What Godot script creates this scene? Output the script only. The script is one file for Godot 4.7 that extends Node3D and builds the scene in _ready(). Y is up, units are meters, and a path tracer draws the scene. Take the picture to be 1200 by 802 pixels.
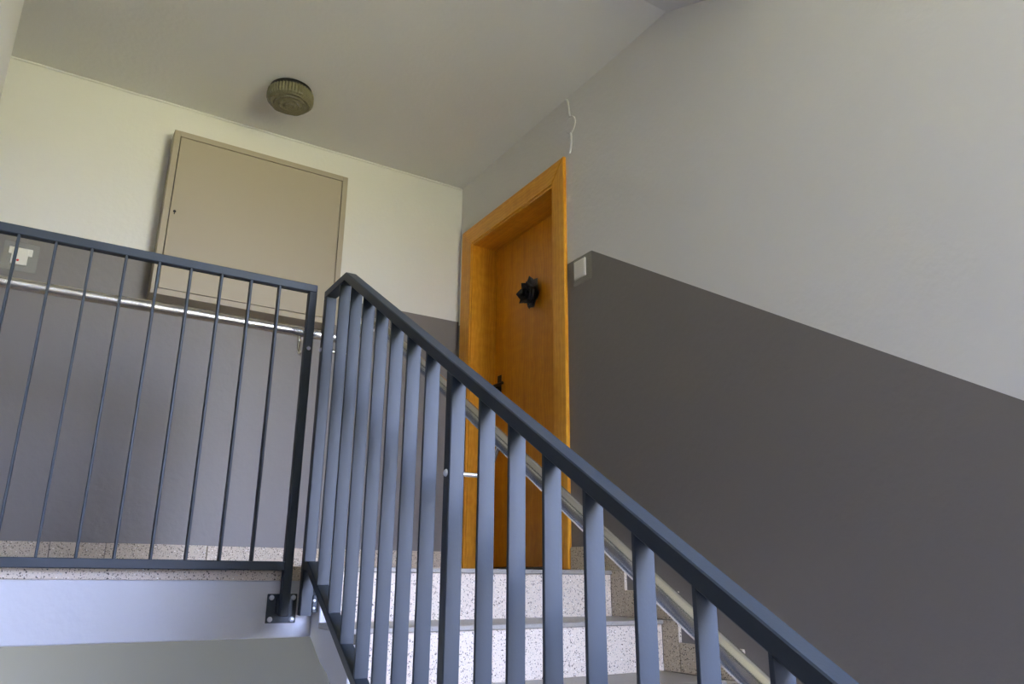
extends Node3D
# Stairwell: a flight of terrazzo steps rising to a landing with a wooden door, slate grey steel railings,
# a stainless handrail, a wall cabinet and a round glass ceiling lamp. y up, metres; the landing floor is y = 0,
# the wall with the door is x = 0, the wall with the cabinet is z = 0.

const CEIL := 2.427
const DADO := 1.472
const DADO_BACK := 1.497
const RISE := 0.1765
const RUN := 0.295
const NOSE_Z := 1.47        # front edge of the landing above the first riser
const STEPS := 9
const FLIGHT_X := -1.222    # free side of the flight
const FASCIA_Z := 1.35
const LEFT_X := -2.45
const LEFT_Z := 0.78
const BACK_Z := 6.6
const END_Z := 3.9           # the stairwell widens to the right beyond this, behind the viewer
const WIDE_X := 2.2
const SLOPE := 0.621

var M := {}
var used := {}

# ------------------------------------------------------------------ naming and tagging
func numbered(called: String) -> String:
	if not used.has(called):
		used[called] = 0
		return called
	used[called] += 1
	return "%s_%03d" % [called, used[called]]

func thing(called: String, label: String, category: String, at := Vector3.ZERO, group := "") -> Node3D:
	var o := Node3D.new()
	o.name = numbered(called)
	o.position = at
	add_child(o)
	o.set_meta("label", label)
	o.set_meta("category", category)
	if group != "":
		o.set_meta("group", group)
	return o

func structure(called: String, label: String, category: String) -> Node3D:
	var o := thing(called, label, category)
	o.set_meta("kind", "structure")
	return o

func part(called: String, st, mat: Material, parent: Node3D) -> MeshInstance3D:
	var o := MeshInstance3D.new()
	o.name = called
	o.mesh = st.commit() if st is SurfaceTool else st
	o.material_override = mat
	o.cast_shadow = GeometryInstance3D.SHADOW_CASTING_SETTING_ON
	parent.add_child(o, true)
	return o

# ------------------------------------------------------------------ mesh helpers
func begin() -> SurfaceTool:
	var st := SurfaceTool.new()
	st.begin(Mesh.PRIMITIVE_TRIANGLES)
	return st

func tri(st: SurfaceTool, a: Vector3, b: Vector3, c: Vector3, na: Vector3, nb: Vector3, nc: Vector3) -> void:
	var g := (b - a).cross(c - a)
	if g.length_squared() < 1e-16:
		return
	if g.dot(na + nb + nc) > 0.0:
		var t := b; b = c; c = t
		var tn := nb; nb = nc; nc = tn
	for q in [[a, na], [b, nb], [c, nc]]:
		st.set_normal(q[1])
		st.set_uv(Vector2(q[0].x + q[0].z, q[0].y))
		st.add_vertex(q[0])

func flat(st: SurfaceTool, a: Vector3, b: Vector3, c: Vector3, out: Vector3) -> void:
	var g := (b - a).cross(c - a).normalized()
	if g.dot(out) < 0.0:
		g = -g
	tri(st, a, b, c, g, g, g)

func quad(st: SurfaceTool, a: Vector3, b: Vector3, c: Vector3, d: Vector3, out: Vector3) -> void:
	flat(st, a, b, c, out)
	flat(st, a, c, d, out)

# a box from lo to hi with chamfered edges
func add_box(st: SurfaceTool, lo: Vector3, hi: Vector3, ch := 0.0) -> void:
	var c := (lo + hi) * 0.5
	var h := (hi - lo) * 0.5
	ch = min(ch, min(h.x, min(h.y, h.z)) * 0.8)
	var e := [Vector3(1, 0, 0), Vector3(0, 1, 0), Vector3(0, 0, 1)]
	for ax in 3:
		var u := (ax + 1) % 3
		var v := (ax + 2) % 3
		for s in [-1.0, 1.0]:
			var o: Vector3 = c + e[ax] * h[ax] * s
			var du: Vector3 = e[u] * (h[u] - ch)
			var dv: Vector3 = e[v] * (h[v] - ch)
			quad(st, o - du - dv, o + du - dv, o + du + dv, o - du + dv, e[ax] * s)
		if ch > 0.0:
			for su in [-1.0, 1.0]:
				for sv in [-1.0, 1.0]:
					var l: Vector3 = e[ax] * (h[ax] - ch)
					var p1: Vector3 = c + e[u] * h[u] * su + e[v] * (h[v] - ch) * sv
					var p2: Vector3 = c + e[u] * (h[u] - ch) * su + e[v] * h[v] * sv
					quad(st, p1 - l, p1 + l, p2 + l, p2 - l, e[u] * su + e[v] * sv)
	if ch > 0.0:
		for sx in [-1.0, 1.0]:
			for sy in [-1.0, 1.0]:
				for sz in [-1.0, 1.0]:
					var s := Vector3(sx, sy, sz)
					var k := h - Vector3(ch, ch, ch)
					flat(st, c + Vector3(h.x, k.y, k.z) * s, c + Vector3(k.x, h.y, k.z) * s, c + Vector3(k.x, k.y, h.z) * s, s)

func box(lo: Vector3, hi: Vector3, ch := 0.0) -> SurfaceTool:
	var st := begin()
	add_box(st, lo, hi, ch)
	return st

# move the corners of a polygon inwards by d
func inset(poly: PackedVector2Array, d: float) -> PackedVector2Array:
	var out := PackedVector2Array()
	var n := poly.size()
	var sgn := -1.0 if Geometry2D.is_polygon_clockwise(poly) else 1.0
	for i in n:
		var a := (poly[i] - poly[(i + n - 1) % n]).normalized()
		var b := (poly[(i + 1) % n] - poly[i]).normalized()
		var na := Vector2(-a.y, a.x) * sgn
		var nb := Vector2(-b.y, b.x) * sgn
		var m := (na + nb).normalized()
		out.append(poly[i] + m * d / max(0.35, m.dot(na)))
	return out

# a polygon in (z, y) pushed along x from x0 to x1, its rim chamfered
func add_profile_x(st: SurfaceTool, poly: PackedVector2Array, x0: float, x1: float, ch := 0.0) -> void:
	var f := func(p: Vector2, x: float) -> Vector3: return Vector3(x, p.y, p.x)
	add_profile(st, poly, x0, x1, ch, f, Vector3(1, 0, 0))

# a polygon in (x, y) pushed along z
func add_profile_z(st: SurfaceTool, poly: PackedVector2Array, z0: float, z1: float, ch := 0.0) -> void:
	var f := func(p: Vector2, z: float) -> Vector3: return Vector3(p.x, p.y, z)
	add_profile(st, poly, z0, z1, ch, f, Vector3(0, 0, 1))

func add_profile(st: SurfaceTool, poly: PackedVector2Array, t0: float, t1: float, ch: float, f: Callable, axis: Vector3) -> void:
	var inner := inset(poly, ch) if ch > 0.0 else poly
	var idx := Geometry2D.triangulate_polygon(inner)
	for k in range(0, idx.size(), 3):
		flat(st, f.call(inner[idx[k]], t0), f.call(inner[idx[k + 1]], t0), f.call(inner[idx[k + 2]], t0), -axis)
		flat(st, f.call(inner[idx[k]], t1), f.call(inner[idx[k + 1]], t1), f.call(inner[idx[k + 2]], t1), axis)
	var n := poly.size()
	var sgn := 1.0 if Geometry2D.is_polygon_clockwise(poly) else -1.0
	for i in n:
		var a := poly[i]
		var b := poly[(i + 1) % n]
		var d := (b - a).normalized()
		var nn := Vector2(-d.y, d.x) * sgn
		var out: Vector3 = f.call(nn, 0.0)
		quad(st, f.call(a, t0 + ch), f.call(b, t0 + ch), f.call(b, t1 - ch), f.call(a, t1 - ch), out)
		if ch > 0.0:
			var ia := inner[i]
			var ib := inner[(i + 1) % n]
			quad(st, f.call(a, t0 + ch), f.call(b, t0 + ch), f.call(ib, t0), f.call(ia, t0), out - axis)
			quad(st, f.call(a, t1 - ch), f.call(b, t1 - ch), f.call(ib, t1), f.call(ia, t1), out + axis)

func profile_x(pts: Array, x0: float, x1: float, ch := 0.0) -> SurfaceTool:
	var st := begin()
	add_profile_x(st, PackedVector2Array(pts), x0, x1, ch)
	return st

# a round bar along a path, its corners bent to a radius
func add_tube(st: SurfaceTool, path: Array, r: float, bend := 0.0, sides := 20, caps := true) -> void:
	var pts: Array[Vector3] = []
	for i in path.size():
		if i == 0 or i == path.size() - 1 or bend <= 0.0:
			pts.append(path[i])
			continue
		var a: Vector3 = path[i - 1] - path[i]
		var b: Vector3 = path[i + 1] - path[i]
		var l: float = min(bend, min(a.length(), b.length()) * 0.45)
		var p0: Vector3 = path[i] + a.normalized() * l
		var p2: Vector3 = path[i] + b.normalized() * l
		for k in 9:
			var t := k / 8.0
			pts.append(p0.lerp(path[i], t).lerp(Vector3(path[i]).lerp(p2, t), t))
	var rings := []
	var dirs := []
	var side := Vector3.ZERO
	for i in pts.size():
		var d := Vector3.ZERO
		if i > 0:
			d += (pts[i] - pts[i - 1]).normalized()
		if i < pts.size() - 1:
			d += (pts[i + 1] - pts[i]).normalized()
		d = d.normalized()
		if i == 0:
			side = d.cross(Vector3.UP if abs(d.y) < 0.9 else Vector3.RIGHT).normalized()
		else:
			side = (side - d * side.dot(d)).normalized()
		var up := d.cross(side)
		var ring := []
		for k in sides:
			var t := TAU * k / sides
			ring.append(side * cos(t) + up * sin(t))
		rings.append(ring)
		dirs.append(d)
	for i in pts.size() - 1:
		for k in sides:
			var k2 := (k + 1) % sides
			var a0: Vector3 = rings[i][k]; var a1: Vector3 = rings[i][k2]
			var b0: Vector3 = rings[i + 1][k]; var b1: Vector3 = rings[i + 1][k2]
			tri(st, pts[i] + a0 * r, pts[i] + a1 * r, pts[i + 1] + b1 * r, a0, a1, b1)
			tri(st, pts[i] + a0 * r, pts[i + 1] + b1 * r, pts[i + 1] + b0 * r, a0, b1, b0)
	if caps:
		for e in [[0, -1.0], [pts.size() - 1, 1.0]]:
			var i: int = e[0]
			for k in sides:
				flat(st, pts[i], pts[i] + rings[i][k] * r, pts[i] + rings[i][(k + 1) % sides] * r, dirs[i] * e[1])

func tube(path: Array, r: float, bend := 0.0, sides := 20) -> SurfaceTool:
	var st := begin()
	add_tube(st, path, r, bend, sides)
	return st

# a turned shape: prof is (radius, distance along axis) pairs; ripple(angle, row) scales the radius
func add_lathe(st: SurfaceTool, prof: Array, at: Vector3, axis: Vector3, sides := 32, ripple = null, smooth := true) -> void:
	var u := axis.cross(Vector3.UP if abs(axis.y) < 0.9 else Vector3.RIGHT).normalized()
	var v := axis.cross(u).normalized()
	var g := []
	for i in prof.size():
		var row := []
		for k in sides:
			var t := TAU * k / sides
			var r: float = prof[i].x
			var h: float = prof[i].y
			if ripple != null:
				r *= ripple.call(t, i)
			row.append(at + (u * cos(t) + v * sin(t)) * r + axis * h)
		g.append(row)
	for i in prof.size() - 1:
		var d: Vector2 = prof[i + 1] - prof[i]
		for k in sides:
			var k2 := (k + 1) % sides
			var t := TAU * (k + 0.5) / sides
			var radial := u * cos(t) + v * sin(t)
			var out := radial * d.y - axis * d.x
			if smooth and ripple == null:
				var n0 := ((u * cos(TAU * k / sides) + v * sin(TAU * k / sides)) * d.y - axis * d.x).normalized()
				var n1 := ((u * cos(TAU * k2 / sides) + v * sin(TAU * k2 / sides)) * d.y - axis * d.x).normalized()
				tri(st, g[i][k], g[i][k2], g[i + 1][k2], n0, n1, n1)
				tri(st, g[i][k], g[i + 1][k2], g[i + 1][k], n0, n1, n0)
			else:
				quad(st, g[i][k], g[i][k2], g[i + 1][k2], g[i + 1][k], out)

func lathe(prof: Array, at: Vector3, axis: Vector3, sides := 32, ripple = null) -> SurfaceTool:
	var st := begin()
	add_lathe(st, prof, at, axis, sides, ripple)
	return st

# ------------------------------------------------------------------ materials
func mat(col: Color, rough: float, metal := 0.0) -> StandardMaterial3D:
	var m := StandardMaterial3D.new()
	m.albedo_color = col
	m.roughness = rough
	m.metallic = metal
	return m

func triplanar(m: StandardMaterial3D, scale: float, world := false) -> void:
	m.uv1_triplanar = true
	m.uv1_world_triplanar = world
	m.uv1_triplanar_sharpness = 8.0
	m.uv1_scale = Vector3(scale, scale, scale)

func noise_normal(freq: float, strength: float, sd: int, size := 512, oct := 4) -> NoiseTexture2D:
	var n := FastNoiseLite.new()
	n.seed = sd
	n.frequency = freq
	n.fractal_octaves = oct
	var t := NoiseTexture2D.new()
	t.width = size
	t.height = size
	t.seamless = true
	t.noise = n
	t.as_normal_map = true
	t.bump_strength = strength
	return t

# speckled terrazzo: chips of many sizes in a pale binder
func terrazzo(base: Color, chips: Array, count: int, biggest: float, sd: int, size := 1024) -> ImageTexture:
	var rng := RandomNumberGenerator.new()
	rng.seed = sd
	var im := Image.create(size, size, false, Image.FORMAT_RGB8)
	im.fill(base)
	var fine := FastNoiseLite.new()
	fine.seed = sd
	fine.frequency = 0.09
	for y in size:
		for x in size:
			var k := 1.0 + 0.05 * fine.get_noise_2d(x, y) + rng.randf_range(-0.025, 0.025)
			im.set_pixel(x, y, Color(base.r * k, base.g * k, base.b * k))
	for i in count:
		var c: Color = chips[rng.randi() % chips.size()]
		var r := 1.0 + (biggest - 1.0) * pow(rng.randf(), 2.6)
		var cx := rng.randi_range(0, size - 1)
		var cy := rng.randi_range(0, size - 1)
		var ang := rng.randf() * TAU
		var sq := rng.randf_range(0.45, 1.0)
		var wob := rng.randf() * TAU
		var k := rng.randf_range(0.85, 1.12)
		var ri := int(ceil(r)) + 1
		for dy in range(-ri, ri + 1):
			for dx in range(-ri, ri + 1):
				var p := Vector2(dx, dy).rotated(ang)
				p.y /= sq
				var lim := r * (0.85 + 0.25 * sin(3.0 * p.angle() + wob))
				if p.length() <= lim:
					im.set_pixel(posmod(cx + dx, size), posmod(cy + dy, size), Color(c.r * k, c.g * k, c.b * k))
	im.generate_mipmaps()
	return ImageTexture.create_from_image(im)

# figured veneer, grain along v
func wood_image(dark: Color, light: Color, sd: int, w := 512, h := 1024) -> Image:
	var a := FastNoiseLite.new(); a.seed = sd; a.frequency = 0.011; a.fractal_octaves = 3
	var b := FastNoiseLite.new(); b.seed = sd + 1; b.frequency = 0.06; b.fractal_octaves = 3
	var c := FastNoiseLite.new(); c.seed = sd + 2; c.frequency = 0.004; c.fractal_octaves = 2
	var im := Image.create(w, h, false, Image.FORMAT_RGB8)
	for y in h:
		# fold v so that the sheet repeats without a seam
		var yy: float = abs(y - h * 0.5) * 2.0
		for x in w:
			var xx: float = abs(x - w * 0.5) * 2.0
			var warp := 9.0 * c.get_noise_2d(xx * 0.6, yy * 0.5)
			var broad := 0.5 + 0.5 * a.get_noise_2d(xx + warp, yy * 0.06)
			var ring := 0.5 + 0.5 * sin((xx + warp * 2.2) * 0.22 + 5.0 * a.get_noise_2d(xx, yy * 0.05))
			var pore := 0.5 + 0.5 * b.get_noise_2d(xx * 3.4, yy * 0.09)
			var flame := 0.5 + 0.5 * c.get_noise_2d(xx * 1.7 + 900.0, yy * 1.5)
			var t: float = clamp(0.42 * broad + 0.2 * ring + 0.24 * pore + 0.26 * flame - 0.08, 0.0, 1.0)
			im.set_pixel(x, y, dark.lerp(light, t))
	return im

func turned(im: Image) -> Image:
	var r: Image = im.duplicate()
	r.rotate_90(CLOCKWISE)
	return r

func make_materials() -> void:
	var plaster := noise_normal(0.035, 1.6, 11, 512, 5)
	M.white = mat(Color(0.888, 0.879, 0.862), 0.85)
	M.white.normal_enabled = true
	M.white.normal_texture = plaster
	M.white.normal_scale = 0.35
	triplanar(M.white, 1.6, true)
	M.lower_shade = mat(Color(0.52, 0.525, 0.555), 0.85)  # wall below the landing, its shade put into a darker colour
	M.fascia = mat(Color(0.81, 0.81, 0.83), 0.8)
	M.fascia.normal_enabled = true
	M.fascia.normal_texture = plaster
	M.fascia.normal_scale = 0.25
	triplanar(M.fascia, 1.2, true)
	# washable grey dado paint, a little sheen and roller marks
	M.dado = mat(Color(0.485, 0.464, 0.452), 0.5)
	M.dado.normal_enabled = true
	M.dado.normal_texture = noise_normal(0.03, 2.4, 23, 512, 5)
	M.dado.normal_scale = 0.22
	triplanar(M.dado, 1.4, true)
	M.steel_paint = mat(Color(0.205, 0.237, 0.272), 0.44)
	M.steel_paint.metallic_specular = 0.42
	M.steel_paint.normal_enabled = true
	M.steel_paint.normal_texture = noise_normal(0.08, 1.0, 31, 256, 3)
	M.steel_paint.normal_scale = 0.12
	triplanar(M.steel_paint, 6.0)
	M.inox = mat(Color(0.84, 0.83, 0.81), 0.27, 1.0)
	M.bolt = mat(Color(0.86, 0.87, 0.90), 0.35, 0.35)
	var chips := [Color(0.20, 0.16, 0.14), Color(0.34, 0.27, 0.23), Color(0.12, 0.10, 0.10), Color(0.50, 0.44, 0.39), Color(0.93, 0.91, 0.88), Color(0.62, 0.55, 0.48)]
	M.terrazzo = mat(Color.WHITE, 0.5)
	M.terrazzo.albedo_texture = terrazzo(Color(0.85, 0.79, 0.71), chips, 11000, 5.6, 5)
	triplanar(M.terrazzo, 2.0)
	M.terrazzo_warm = mat(Color.WHITE, 0.55)
	M.terrazzo_warm.albedo_texture = terrazzo(Color(0.80, 0.745, 0.655), chips, 11000, 6.2, 6)
	triplanar(M.terrazzo_warm, 2.0)
	M.tread_top = mat(Color.WHITE, 0.4)
	M.tread_top.albedo_texture = terrazzo(Color(0.60, 0.575, 0.53), [Color(0.5, 0.47, 0.43), Color(0.68, 0.65, 0.6), Color(0.42, 0.39, 0.36)], 3000, 5.0, 7)
	triplanar(M.tread_top, 2.0)
	M.slab_end_shade = mat(Color(0.33, 0.31, 0.26), 0.95)  # bare slab end under the nosing, its shadow painted into the colour
	var vv := wood_image(Color(0.82, 0.515, 0.09), Color(1.0, 0.755, 0.25), 71)
	var hv := turned(vv)
	M.wood_v = mat(Color.WHITE, 0.38)
	M.wood_v.albedo_texture = ImageTexture.create_from_image(vv)
	triplanar(M.wood_v, 1.3)
	M.wood_h = mat(Color.WHITE, 0.38)
	M.wood_h.albedo_texture = ImageTexture.create_from_image(hv)
	triplanar(M.wood_h, 1.3)
	M.wood_leaf = mat(Color(0.93, 0.88, 0.86), 0.42)
	M.wood_leaf.albedo_texture = ImageTexture.create_from_image(wood_image(Color(0.82, 0.50, 0.035), Color(1.0, 0.75, 0.13), 92))
	triplanar(M.wood_leaf, 1.1)
	M.black = mat(Color(0.05, 0.045, 0.04), 0.5)
	M.seal = mat(Color(0.07, 0.05, 0.04), 0.8)
	M.cabinet = mat(Color(0.665, 0.622, 0.55), 0.5)
	M.plastic = mat(Color(0.90, 0.885, 0.84), 0.35)
	M.red = mat(Color(0.80, 0.12, 0.08), 0.35)
	M.clear = mat(Color(0.80, 0.80, 0.76, 0.22), 0.12)
	M.clear.transparency = BaseMaterial3D.TRANSPARENCY_ALPHA
	M.lampglass = mat(Color(0.44, 0.42, 0.32), 0.15)
	M.lampglass.clearcoat_enabled = true
	M.lampglass.clearcoat = 0.6
	M.lampglass.clearcoat_roughness = 0.08
	M.lampglass.normal_enabled = true
	M.lampglass.normal_texture = noise_normal(0.05, 6.0, 41, 256, 3)
	M.lampglass.normal_scale = 0.8
	triplanar(M.lampglass, 9.0)
	M.petal = mat(Color(0.05, 0.04, 0.085), 0.3)
	M.grass = mat(Color(0.34, 0.46, 0.16), 0.95)

# ------------------------------------------------------------------ scene
func _ready() -> void:
	setup_view()
	make_materials()
	build_shell()
	build_stairs()
	build_skirting()
	build_door()
	build_landing_railing()
	build_stair_railing()
	build_handrail()
	build_cabinet()
	build_lamp()
	build_switches()
	build_cable()
	build_rosette()

func setup_view() -> void:
	var cam := Camera3D.new()
	cam.name = "camera"
	cam.position = Vector3(-2.08, -0.03, 4.035)
	cam.rotation = Vector3(0.29996, -0.54995, 0.007638)
	cam.keep_aspect = Camera3D.KEEP_HEIGHT
	cam.fov = rad_to_deg(2.0 * atan(401.0 / 892.27))
	cam.near = 0.02
	add_child(cam)
	cam.current = true

	var sky_mat := ProceduralSkyMaterial.new()
	sky_mat.sky_top_color = Color(0.57, 0.68, 0.955)
	sky_mat.sky_horizon_color = Color(0.86, 0.882, 0.97)
	sky_mat.sky_energy_multiplier = 3.9
	sky_mat.ground_horizon_color = Color(0.622, 0.625, 0.69)
	sky_mat.ground_bottom_color = Color(0.596, 0.592, 0.47)
	sky_mat.ground_energy_multiplier = 4.4
	var sky := Sky.new()
	sky.sky_material = sky_mat
	var env := Environment.new()
	env.background_mode = Environment.BG_SKY
	env.sky = sky
	env.ambient_light_source = Environment.AMBIENT_SOURCE_SKY
	env.tonemap_mode = Environment.TONE_MAPPER_LINEAR
	env.tonemap_exposure = 2.0
	env.sdfgi_enabled = true
	env.ssao_enabled = true
	env.ssil_enabled = true
	var we := WorldEnvironment.new()
	we.name = "world_environment"
	we.environment = env
	add_child(we)

func wall_poly(called: String, pts: Array, x0: float, x1: float, m: Material, parent: Node3D) -> void:
	part(called, profile_x(pts, x0, x1), m, parent)

func build_shell() -> void:
	# wall with the cabinet
	var wb := structure("wall_back", "white plastered landing wall with a dark grey dado, behind the wall cabinet", "wall")
	part("plaster", box(Vector3(-3.8, -0.2, -0.25), Vector3(0.3, 2.7, 0)), M.white, wb)
	part("shaded_lower_plaster", box(Vector3(-3.8, -3.4, -0.25), Vector3(0.3, -0.2, 0)), M.lower_shade, wb)
	part("dado_paint", box(Vector3(-3.6, 0.0, -0.002), Vector3(-0.0005, DADO_BACK, 0.0015)), M.dado, wb)
	# wall with the door; the opening is z 0.10..1.12, y 0..2.02
	var wr := structure("wall_right", "tall white plastered wall beside the stairs, dark grey below a line that follows the steps", "wall")
	var st := begin()
	add_box(st, Vector3(0, -3.4, 0.0), Vector3(0.3, 2.7, 0.10))
	add_box(st, Vector3(0, 2.02, 0.10), Vector3(0.3, 2.7, 1.12))
	add_box(st, Vector3(0, -3.4, 0.10), Vector3(0.3, 0.0, 1.12))
	add_box(st, Vector3(0, -3.4, 1.12), Vector3(0.3, 2.7, END_Z))
	add_box(st, Vector3(0.24, 0.0, 0.10), Vector3(0.3, 2.02, 1.12))
	part("plaster", st, M.white, wr)
	var zk := 1.369
	var ze := 3.898
	part("dado_paint", profile_x([Vector2(1.10, 0.0), Vector2(1.10, DADO), Vector2(zk, DADO), Vector2(ze, DADO - 0.612 * (ze - zk)),
		Vector2(ze, -1.6), Vector2(3.8, -1.6), Vector2(1.2, 0.0)], -0.0015, 0.002), M.dado, wr)
	part("dado_strip", box(Vector3(-0.0015, 0.0, 0.0015), Vector3(0.002, DADO, 0.06)), M.dado, wr)
	var ws := structure("wall_side", "white wall where the stairwell widens, behind the viewer", "wall")
	st = begin()
	add_box(st, Vector3(0.3, -3.4, END_Z - 0.3), Vector3(WIDE_X + 0.25, 2.7, END_Z))
	add_box(st, Vector3(WIDE_X, -3.4, END_Z), Vector3(WIDE_X + 0.25, 2.7, BACK_Z + 0.25))
	part("plaster", st, M.white, ws)
	# wall on the left: the stairwell side, ending at a corner on the landing
	var wl := structure("wall_left", "pale plastered wall corner at the upper left edge", "wall")
	part("plaster", box(Vector3(-3.8, -3.4, LEFT_Z), Vector3(LEFT_X, 2.7, BACK_Z + 0.25), 0.004), M.white, wl)
	var we := structure("wall_end", "white wall closing the landing on the left, out of sight", "wall")
	part("plaster", box(Vector3(-3.85, -0.2, 0), Vector3(-3.6, 2.7, LEFT_Z)), M.white, we)
	part("dado_paint", box(Vector3(LEFT_X - 0.002, -3.2, LEFT_Z + 0.004), Vector3(LEFT_X + 0.0015, DADO, BACK_Z)), M.dado, wl)  # unseen dado, added to keep bounced light off the railing sides
	# window wall behind the viewer
	var wf := structure("wall_front", "white wall with the stairwell window, opposite the landing", "wall")
	var wx0 := -0.75
	var wx1 := 1.15
	var wy0 := -0.25
	var wy1 := 2.05
	st = begin()
	add_box(st, Vector3(LEFT_X, -3.4, BACK_Z), Vector3(wx0, 2.7, BACK_Z + 0.25))
	add_box(st, Vector3(wx1, -3.4, BACK_Z), Vector3(WIDE_X, 2.7, BACK_Z + 0.25))
	add_box(st, Vector3(wx0, -3.4, BACK_Z), Vector3(wx1, wy0, BACK_Z + 0.25))
	add_box(st, Vector3(wx0, wy1, BACK_Z), Vector3(wx1, 2.7, BACK_Z + 0.25))
	part("plaster", st, M.white, wf)
	# ceiling: flat over the landing, then falling with the roof, then flat
	var ce := structure("ceiling", "white ceiling over the landing, sloping down towards the stairs", "ceiling")
	var z1 := 1.96
	var z2 := 2.46
	var y2 := CEIL - 0.47 * (z2 - z1)
	var cst := begin()
	add_profile_x(cst, PackedVector2Array([Vector2(-0.25, CEIL), Vector2(z1, CEIL), Vector2(z2, y2), Vector2(BACK_Z + 0.25, y2), Vector2(BACK_Z + 0.25, 2.75), Vector2(-0.25, 2.75)]), -3.8, WIDE_X + 0.25)
	part("plaster", cst, M.white, ce)
	# landing slab
	var fl := structure("floor", "landing floor slab with a terrazzo edge above a smooth white fascia", "floor")
	part("slab", box(Vector3(-3.6, -0.226, 0), Vector3(FLIGHT_X, -0.046, FASCIA_Z), 0.003), M.fascia, fl)
	part("slab", box(Vector3(FLIGHT_X, -0.226, 0), Vector3(0, -0.046, 1.349)), M.fascia, fl)
	part("terrazzo_floor", box(Vector3(-3.6, -0.046, 0), Vector3(FLIGHT_X, 0.0, FASCIA_Z + 0.002), 0.002), M.terrazzo, fl)
	part("terrazzo_floor", box(Vector3(FLIGHT_X, -0.046, 0), Vector3(0, 0.0, 1.36)), M.terrazzo, fl)
	var hl := structure("floor", "half landing at the foot of the flight", "floor")
	part("slab", box(Vector3(LEFT_X, -1.8, NOSE_Z + RUN * (STEPS - 1)), Vector3(WIDE_X, -RISE * STEPS, BACK_Z)), M.terrazzo_warm, hl)
	var lf := structure("floor", "floor of the storey below the landing", "floor")
	part("slab", box(Vector3(-3.8, -3.4, 0), Vector3(WIDE_X, -3.2, BACK_Z)), M.terrazzo_warm, lf)
	# paint bead where the ceiling meets the landing wall
	var tr := structure("trim_1", "thin uneven bead of filler along the joint of ceiling and landing wall", "trim")
	var pts := []
	var rng := RandomNumberGenerator.new()
	rng.seed = 3
	for i in 31:
		pts.append(Vector3(-3.0 + 0.1 * i - 0.01, CEIL - 0.005 + rng.randf_range(-0.002, 0.001), 0.003))
	part("bead", tube(pts, 0.006, 0.0, 8), M.white, tr)

func build_stairs() -> void:
	var t := thing("staircase", "pale speckled terrazzo staircase rising to the landing between railing and grey wall", "staircase")
	# reinforced string: saw-tooth on top, sloped underneath
	var pts := []
	for k in STEPS:
		var z := NOSE_Z - 0.034 + RUN * k
		pts.append(Vector2(z, -0.017 - RISE * k))
		pts.append(Vector2(z, -0.017 - RISE * (k + 1)))
	var zl := NOSE_Z - 0.034 + RUN * STEPS
	pts.append(Vector2(zl - 0.2, -0.017 - RISE * STEPS))
	pts.append(Vector2(zl - 0.2, -1.78))
	pts.append(Vector2(1.55, -0.345 + 0.02))
	pts.append(Vector2(1.47, -0.296))
	pts.append(Vector2(1.42, -0.268))
	pts.append(Vector2(1.385, -0.245))
	pts.append(Vector2(FASCIA_Z, -0.227))
	pts.append(Vector2(FASCIA_Z, -0.047))
	part("stringer", profile_x(pts, FLIGHT_X, -0.016, 0.003), M.fascia, t)
	for k in STEPS:
		var y := -RISE * k
		var nz := NOSE_Z + RUN * k
		var back := FASCIA_Z + 0.012 if k == 0 else NOSE_Z - 0.03 + RUN * (k - 1)
		var tread := part("tread", box(Vector3(FLIGHT_X - 0.004, y - 0.017, back), Vector3(-0.016, y, nz), 0.003), M.tread_top, t)
		if k == 0:
			tread.set_meta("label", "landing edge forming the top tread")
		part("riser", box(Vector3(-1.197, y - RISE, nz - 0.034), Vector3(-0.016, y - 0.0175, nz - 0.012), 0.001), M.terrazzo, t)
		part("shaded_slab_end", box(Vector3(FLIGHT_X - 0.001, y - 0.047, nz - 0.034), Vector3(-1.1975, y - 0.0175, nz - 0.024), 0.001), M.slab_end_shade, t)

func build_skirting() -> void:
	var b := structure("baseboard_back", "speckled terrazzo skirting tiles along the foot of the landing wall", "baseboard")
	var cuts := [-3.6, -3.31, -2.875, -2.435, -1.995, -1.775, -1.335, -0.72, -0.28, -0.016]
	for i in cuts.size() - 1:
		part("skirting_tile", box(Vector3(cuts[i] + 0.0012, 0.0005, 0.0), Vector3(cuts[i + 1] - 0.0012, 0.105 + 0.0008 * (i % 3), 0.0145 + 0.0006 * (i % 2)), 0.0015), M.terrazzo_warm, b)
	var r := structure("baseboard_right", "terrazzo skirting pieces stepping down the grey wall beside the stairs", "baseboard")
	part("skirting_tile", box(Vector3(-0.015, 0.0005, 1.178), Vector3(0, 0.10, 1.545), 0.0015), M.terrazzo_warm, r)
	for k in STEPS - 1:
		var z := NOSE_Z - 0.012 + RUN * k
		var y := -RISE * k
		var z1 := 1.545 + RUN * k
		part("skirting_tile", box(Vector3(-0.0152, y - RISE + 0.0008, z), Vector3(0, y - 0.0012, z1 - 0.001), 0.0015), M.terrazzo_warm, r)
		part("skirting_tile", box(Vector3(-0.0146, y - RISE + 0.0008, z1 + 0.001), Vector3(0, y - RISE + 0.101, z1 + RUN), 0.0015), M.terrazzo_warm, r)

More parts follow.
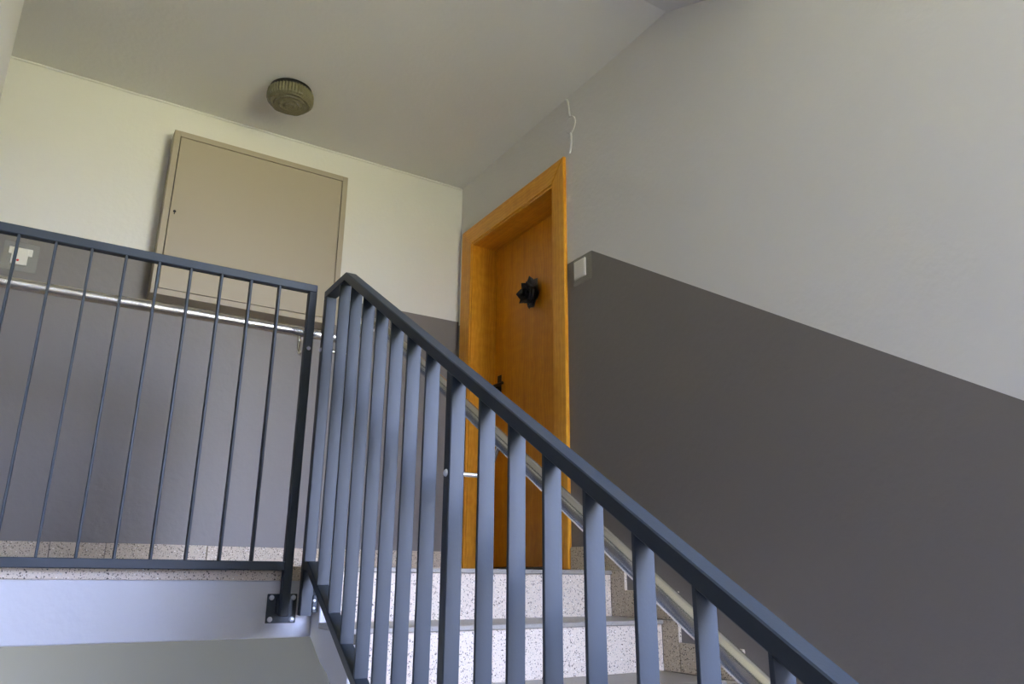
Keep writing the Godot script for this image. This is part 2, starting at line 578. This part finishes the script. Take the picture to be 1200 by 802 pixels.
func build_door() -> void:
	var d := structure("door_1", "orange brown wooden flat door in a deep wooden frame at the top of the stairs", "door")
	var zl := 0.055     # outer edges of the casing
	var zr := 1.171
	var il := 0.178     # inner edges
	var ir := 1.062
	var top := 2.078
	var it := 1.962
	var x := -0.021
	# mitred casing boards
	var cl := profile_x([Vector2(zl, 0.006), Vector2(zl, top), Vector2(il, it), Vector2(il, 0.006)], x, 0.0, 0.004)
	part("casing_board", cl, M.wood_v, d)
	var cr := profile_x([Vector2(zr, 0.006), Vector2(zr, top), Vector2(ir, it), Vector2(ir, 0.006)], x, 0.0, 0.004)
	part("casing_board", cr, M.wood_v, d)
	part("casing_board", profile_x([Vector2(zl + 0.0005, top), Vector2(zr - 0.0005, top), Vector2(ir, it + 0.0005), Vector2(il, it + 0.0005)], x, 0.0, 0.004), M.wood_h, d)
	# lining of the reveal, stepped back a little from the casing
	part("jamb", box(Vector3(-0.012, 0.006, 0.10), Vector3(0.20, it + 0.012, il + 0.010), 0.002), M.wood_v, d)
	part("jamb", box(Vector3(-0.012, 0.006, ir - 0.010), Vector3(0.20, it + 0.012, 1.12), 0.002), M.wood_v, d)
	part("head_jamb", box(Vector3(-0.012, it - 0.012, il + 0.0105), Vector3(0.20, 2.02, ir - 0.0105), 0.002), M.wood_v, d)
	part("seal", box(Vector3(0.165, 0.02, il + 0.0102), Vector3(0.205, it - 0.0125, il + 0.0155)), M.seal, d)
	part("seal", box(Vector3(0.165, it - 0.018, il + 0.016), Vector3(0.205, it - 0.0122, ir - 0.0105)), M.seal, d)
	part("threshold", box(Vector3(-0.005, 0.0002, il + 0.0105), Vector3(0.22, 0.012, ir - 0.0105), 0.002), M.seal, d)
	var leaf := part("leaf", box(Vector3(0.155, 0.022, il + 0.0158), Vector3(0.20, it - 0.0185, ir - 0.0135), 0.002), M.wood_leaf, d)
	# handle: dark long plate, lever and cylinder
	part("handle_plate", box(Vector3(0.149, 0.90, 0.235), Vector3(0.1548, 1.118, 0.277), 0.003), M.bronze if M.has("bronze") else M.black, leaf)
	part("handle_lever", tube([Vector3(0.152, 1.045, 0.256), Vector3(0.108, 1.045, 0.256), Vector3(0.104, 1.043, 0.37)], 0.009, 0.018, 14), M.black, leaf)
	part("keyhole_cover", lathe([Vector2(0.0, 0.006), Vector2(0.008, 0.006), Vector2(0.010, 0.004), Vector2(0.010, 0.0)], Vector3(0.149, 0.965, 0.256), Vector3(-1, 0, 0), 20), M.inox, leaf)

func bolt_head(at: Vector3, axis: Vector3, r: float) -> SurfaceTool:
	return lathe([Vector2(0.0, r * 0.62), Vector2(r * 0.45, r * 0.58), Vector2(r * 0.82, r * 0.36), Vector2(r, r * 0.06), Vector2(r, 0.0)], at, axis, 18)

func build_landing_railing() -> void:
	var t := thing("railing", "dark slate grey steel railing with thin upright bars along the landing edge", "railing", Vector3(-1.90, 0, 1.385))
	var o := t.position
	var z0 := 1.370 - o.z
	var z1 := 1.400 - o.z
	var xl := LEFT_X + 0.004 - o.x
	var xp := -1.313 - o.x
	var xi := xp - 0.029
	part("top_rail", box(Vector3(xl, 0.974, z0), Vector3(xp, 1.004, z1), 0.0025), M.steel_paint, t)
	part("bottom_rail", box(Vector3(xl, -0.014, z0), Vector3(xi + 0.001, 0.015, z1), 0.0025), M.steel_paint, t)
	part("post", box(Vector3(xi, -0.158, z0), Vector3(xp, 0.9745, z1), 0.0025), M.steel_paint, t)
	for k in 11:
		var x := -1.449 - 0.1008 * k - o.x
		if x - 0.004 < xl:
			break
		part("bar", box(Vector3(x - 0.004, 0.0145, z0 + 0.001), Vector3(x + 0.004, 0.9745, z1 - 0.001), 0.0012), M.steel_paint, t)
	var pc := -1.327 - o.x
	var bp := part("base_plate", box(Vector3(pc - 0.049, -0.180, FASCIA_Z - o.z), Vector3(pc + 0.049, -0.088, FASCIA_Z + 0.008 - o.z), 0.0015), M.steel_paint, t)
	part("spacer", box(Vector3(pc - 0.022, -0.150, FASCIA_Z + 0.0078 - o.z), Vector3(pc + 0.016, -0.100, z0 + 0.001), 0.002), M.steel_paint, t)
	for sx in [-1, 1]:
		for sy in [-1, 1]:
			part("bolt", bolt_head(Vector3(pc + sx * 0.036, -0.134 + sy * 0.034, FASCIA_Z + 0.008 - o.z), Vector3(0, 0, 1), 0.0085), M.bolt, bp)

func build_stair_railing() -> void:
	var t := thing("stair_railing", "dark slate grey steel railing of flat bars sloping down beside the stairs", "railing", Vector3(-1.26, 0, 1.40))
	var o := t.position
	var x0 := -0.02
	var x1 := 0.02
	var zn := [1.378, 2.427, 3.470, 4.515]
	var end := 4.545
	# top rail: level from the first newel, then down with the steps; bend at 1.607
	var top := func(z: float) -> float: return min(0.993, 1.9906 - SLOPE * z)
	var bot := func(z: float) -> float: return min(0.016, -0.068 - 0.628 * (z - 1.579))
	var tb := 0.0345
	var zb := (1.9906 - 0.993) / SLOPE
	var z_off := -o.z
	part("top_rail", profile_x([Vector2(1.378 + z_off, 0.993), Vector2(zb + z_off, 0.993), Vector2(end + z_off, 1.9906 - SLOPE * end),
		Vector2(end + z_off, 1.9906 - tb - SLOPE * end), Vector2(zb - 0.009 + z_off, 0.993 - 0.029), Vector2(1.378 + z_off, 0.993 - 0.029)], x0, x1, 0.0025), M.steel_paint, t)
	var bb := 1.579 + (-0.068 - 0.016) / 0.628
	part("bottom_rail", profile_x([Vector2(1.408 + z_off, 0.016), Vector2(bb + z_off, 0.016), Vector2(end + z_off, bot.call(end)),
		Vector2(end + z_off, bot.call(end) - tb), Vector2(bb - 0.009 + z_off, -0.013), Vector2(1.408 + z_off, -0.013)], x0, x1, 0.0025), M.steel_paint, t)
	for i in zn.size():
		var z: float = zn[i]
		var low: float = -0.156 if i == 0 else bot.call(z + 0.03) - 0.155
		var ta: float = top.call(z) - 0.030
		var tz: float = top.call(z + 0.03) - (0.030 if i == 0 else 0.034)
		part("newel", profile_x([Vector2(z + z_off, low), Vector2(z + z_off, min(ta, tz + 0.02)), Vector2(z + 0.030 + z_off, tz), Vector2(z + 0.030 + z_off, low)], x0, x1, 0.0025), M.steel_paint, t)
		# stand-off fixing to the side of the flight
		var fy: float = low + 0.035
		var fx := part("fixing", box(Vector3(x1 - 0.001, fy - 0.025, z - 0.004 + z_off), Vector3(FLIGHT_X - o.x - 0.0005, fy + 0.03, z + 0.034 + z_off), 0.002), M.steel_paint, t)
		for s in [-1, 1]:
			part("bolt", bolt_head(Vector3(x1 + 0.004, fy + s * 0.012, z + 0.034 + z_off), Vector3(0, 0, 1), 0.005), M.bolt, fx)
	for i in 3:
		var za: float = 1.5535 if i == 0 else zn[i] + 0.163
		for k in (7 if i == 0 else 8):
			var z := za + 0.1248 * k
			if z > zn[i + 1] - 0.06:
				break
			var f := z + 0.008
			part("baluster", profile_x([Vector2(z + z_off, bot.call(z) - 0.001), Vector2(z + z_off, top.call(z) - 0.031), Vector2(f + z_off, top.call(f) - 0.031), Vector2(f + z_off, bot.call(f) - 0.001)], x0, x1, 0.0012), M.steel_paint, t)

func rail_y(z: float) -> float:
	return 1.8176 - 0.6245 * z

func build_handrail() -> void:
	var t := thing("handrail", "brushed stainless steel tube handrail running behind the landing bars and down the stairs", "handrail", Vector3(-1.137, 0, 1.40))
	var o := t.position
	var y := 0.857
	var x := -1.137
	var z := 1.262
	var zb := (1.8176 - y) / 0.6245
	part("tube", tube([Vector3(LEFT_X + 0.003, y, z) - o, Vector3(x, y, z) - o, Vector3(x, y, zb) - o, Vector3(x, rail_y(4.40), 4.40) - o], 0.0195, 0.07, 28), M.inox, t)
	# brackets: a bent rod bolted through the posts
	var b := part("bracket", tube([Vector3(-1.327, 0.757, 1.371) - o, Vector3(-1.327, 0.757, z + 0.03) - o, Vector3(-1.327, 0.785, z) - o, Vector3(-1.327, y - 0.015, z) - o], 0.0065, 0.02, 14), M.inox, t)
	part("bolt", bolt_head(Vector3(-1.3275, 0.757, 1.400) - o, Vector3(0, 0, 1), 0.0075), M.bolt, b)
	for zz in [1.393, 2.442, 3.485]:
		var ry: float = min(y, rail_y(zz))
		var by: float = ry - (0.097 if zz < 1.5 else 0.092)
		b = part("bracket", tube([Vector3(-1.241, by, zz) - o, Vector3(x - 0.033, by, zz) - o, Vector3(x - 0.002, ry - 0.018, zz) - o], 0.0055, 0.02, 14), M.inox, t)
		part("bolt", bolt_head(Vector3(-1.280, by, zz) - o, Vector3(-1, 0, 0), 0.009), M.bolt, b)

func build_cabinet() -> void:
	var t := thing("wall_cabinet", "large beige grey metal meter cabinet mounted on the landing wall below the ceiling", "cabinet", Vector3(-1.293, 1.294, 0))
	var w := 0.475
	var h := 0.917
	var d := 0.120
	var f := 0.031   # frame width
	var st := begin()
	# frame: four sides and a back
	add_box(st, Vector3(-w, 0, 0.0005), Vector3(-w + f, h, d), 0.002)
	add_box(st, Vector3(w - f, 0, 0.0005), Vector3(w, h, d), 0.002)
	add_box(st, Vector3(-w + f, 0, 0.0005), Vector3(w - f, f, d), 0.001)
	add_box(st, Vector3(-w + f, h - f, 0.0005), Vector3(w - f, h, d), 0.001)
	part("body", st, M.cabinet, t)
	part("back_panel", box(Vector3(-w + f, f, 0.001), Vector3(w - f, h - f, 0.01)), M.seal, t)
	var g := 0.0035
	var door := part("door", box(Vector3(-w + f + g, f + g, 0.095), Vector3(w - f - g, h - f - g, d - 0.001), 0.0015), M.cabinet, t)
	var kx := -1.712 + 1.293
	var ky := 1.745 - 1.294
	part("lock", lathe([Vector2(0.0, 0.0022), Vector2(0.0065, 0.0022), Vector2(0.0075, 0.0)], Vector3(kx, ky + 0.005, d - 0.001), Vector3(0, 0, 1), 18), M.black, door)
	part("keyhole", box(Vector3(kx - 0.0022, ky - 0.012, d - 0.0015), Vector3(kx + 0.0022, ky + 0.004, d + 0.0008), 0.0005), M.black, door)

func build_lamp() -> void:
	var c := Vector3(-1.277, CEIL, 0.470)
	var t := thing("ceiling_lamp", "round ceiling lamp of ribbed smoky glass on a black base, switched off", "lamp", c)
	var dn := Vector3(0, -1, 0)
	part("base", lathe([Vector2(0.0, 0.0), Vector2(0.104, 0.0), Vector2(0.108, 0.003), Vector2(0.108, 0.024), Vector2(0.0, 0.024)], Vector3.ZERO, dn, 48), M.black, t)
	# ribbed rim: the radius of each rib varies a little, like pressed glass
	var ribs := 44
	var rip := func(a: float, row: int) -> float:
		var s := sin(a * ribs)
		var amp := 0.028 if row > 0 and row < 5 else 0.004
		return 1.0 + amp * s + 0.006 * sin(a * 13.0 + row)
	part("shade", lathe([Vector2(0.100, 0.0235), Vector2(0.114, 0.025), Vector2(0.117, 0.034), Vector2(0.117, 0.048), Vector2(0.117, 0.066), Vector2(0.112, 0.078), Vector2(0.103, 0.085)], Vector3.ZERO, dn, 240, rip), M.lampglass, t)
	# underside: swirled rings
	var sw := func(a: float, row: int) -> float: return 1.0 + 0.03 * sin(a * 5.0 + row * 1.3) + 0.012 * sin(a * 11.0 - row * 2.1)
	part("glass_bottom", lathe([Vector2(0.104, 0.083), Vector2(0.098, 0.090), Vector2(0.090, 0.086), Vector2(0.083, 0.085), Vector2(0.077, 0.093), Vector2(0.068, 0.090), Vector2(0.060, 0.089), Vector2(0.052, 0.096), Vector2(0.042, 0.092),
		Vector2(0.032, 0.093), Vector2(0.024, 0.098), Vector2(0.013, 0.095), Vector2(0.0, 0.096)], Vector3.ZERO, dn, 72, sw), M.lampglass, t)

func build_switches() -> void:
	# beside the door, on the right wall (faces -x)
	var a := thing("light_switch", "white rocker light switch in a clear square plate right of the wooden door", "light switch", Vector3(-0.0015, 1.400, 1.297))
	part("backplate", box(Vector3(-0.004, -0.071, -0.072), Vector3(0, 0.071, 0.072), 0.0012), M.clear, a)
	var b := part("rocker", box(Vector3(-0.013, -0.043, -0.058), Vector3(-0.0036, 0.052, 0.032), 0.003), M.plastic, a)
	part("rocker_edge", box(Vector3(-0.0145, -0.036, -0.050), Vector3(-0.0125, 0.045, 0.024), 0.0008), M.plastic, b)
	# on the landing wall at the far left (faces +z)
	var c := thing("light_switch", "white light switch with a red pilot lamp, on the grey landing wall", "light switch", Vector3(-2.325, 1.395, 0.0015))
	part("backplate", box(Vector3(-0.072, -0.072, 0), Vector3(0.072, 0.072, 0.004), 0.0012), M.clear, c)
	var st := begin()
	add_box(st, Vector3(-0.036, -0.042, 0.0036), Vector3(0.030, 0.036, 0.013), 0.002)
	add_box(st, Vector3(-0.050, 0.006, 0.0036), Vector3(0.046, 0.042, 0.010), 0.002)
	var r := part("rocker", st, M.plastic, c)
	part("pilot_lamp", lathe([Vector2(0.0, 0.0022), Vector2(0.0045, 0.0018), Vector2(0.006, 0.0)], Vector3(-0.008, -0.022, 0.0128), Vector3(0, 0, 1), 16), M.red, r)
	# small button near the door, behind the railing
	var e := thing("doorbell_button", "small white square button on the grey landing wall, glimpsed between the stair bars", "doorbell", Vector3(-0.600, 1.368, 0.0015))
	part("plate", box(Vector3(-0.046, -0.032, 0), Vector3(0.044, 0.034, 0.010), 0.002), M.plastic, e)
	part("button", box(Vector3(-0.014, -0.014, 0.0098), Vector3(0.014, 0.014, 0.013), 0.001), M.plastic, e)

func build_cable() -> void:
	var t := thing("junction_box", "round white junction box cover on the wall above the wooden door", "junction box", Vector3(0, 2.247, 1.216))
	part("cover", lathe([Vector2(0.0, 0.004), Vector2(0.040, 0.004), Vector2(0.045, 0.0025), Vector2(0.046, 0.0)], Vector3.ZERO, Vector3(-1, 0, 0), 36), M.white, t)
	var c := thing("cable", "thin white cable running from the ceiling down to the wooden door frame", "cable", Vector3(0, 2.08, 1.20))
	var o := c.position
	part("upper_cable", tube([Vector3(-0.004, 2.424, 1.180) - o, Vector3(-0.004, 2.405, 1.196) - o, Vector3(-0.004, 2.350, 1.206) - o, Vector3(-0.004, 2.298, 1.214) - o], 0.0065, 0.02, 10), M.white, c)
	part("cable_loop", tube([Vector3(-0.004, 2.298, 1.216) - o, Vector3(-0.0045, 2.280, 1.250) - o, Vector3(-0.0045, 2.245, 1.266) - o, Vector3(-0.0045, 2.210, 1.252) - o, Vector3(-0.004, 2.196, 1.222) - o], 0.004, 0.02, 10), M.white, c)
	part("lower_cable", tube([Vector3(-0.004, 2.196, 1.220) - o, Vector3(-0.004, 2.140, 1.224) - o, Vector3(-0.004, 2.110, 1.219) - o, Vector3(-0.004, 2.083, 1.208) - o], 0.0065, 0.03, 10), M.white, c)

func build_rosette() -> void:
	# a bunch of dark glossy leaves hung on the door leaf
	var t := thing("door_ornament", "small black bunch of glossy leaves hanging on the wooden door", "ornament", Vector3(0.1545, 1.508, 0.640))
	var rng := RandomNumberGenerator.new()
	rng.seed = 19
	part("core", lathe([Vector2(0.0, 0.064), Vector2(0.024, 0.058), Vector2(0.043, 0.036), Vector2(0.048, 0.014), Vector2(0.038, 0.0)], Vector3.ZERO, Vector3(-1, 0, 0), 20), M.petal, t)
	for i in 42:
		var ring := i % 3
		var a := TAU * (i / 42.0 * 3.0) + ring * 0.7 + rng.randf_range(-0.35, 0.35)
		var tilt: float = [0.25, 0.75, 1.2][ring]
		var l: float = [0.070, 0.060, 0.040][ring] * rng.randf_range(0.75, 1.4)
		var rad := Vector3(0, sin(a), cos(a))
		var dir := (rad * cos(tilt) + Vector3(-1, 0, 0) * sin(tilt)).normalized()
		var sd := dir.cross(rad.cross(Vector3(1, 0, 0))).normalized()
		var across := rad.cross(Vector3(1, 0, 0)).normalized()
		var p0 := rad * 0.016 + Vector3(-0.012 - 0.012 * ring, 0, 0)
		var w := l * 0.46
		var st := begin()
		for side in [-1.0, 1.0]:
			var tip := p0 + dir * l + sd * 0.004
			var m1: Vector3 = p0 + dir * l * 0.35 + across * w * side + sd * 0.007
			var m2: Vector3 = p0 + dir * l * 0.7 + across * w * 0.75 * side + sd * 0.006
			var k1 := p0 + dir * l * 0.5
			for th in [0.0, 0.0016]:
				var dz: Vector3 = sd * th
				flat(st, p0 + dz, m1 + dz, k1 + dz, sd if th > 0 else -sd)
				flat(st, m1 + dz, m2 + dz, k1 + dz, sd if th > 0 else -sd)
				flat(st, m2 + dz, tip + dz, k1 + dz, sd if th > 0 else -sd)
			for e in [[p0, m1], [m1, m2], [m2, tip]]:
				quad(st, e[0], e[1], e[1] + sd * 0.0016, e[0] + sd * 0.0016, across * side)
		part("leaf", st, M.petal, t)
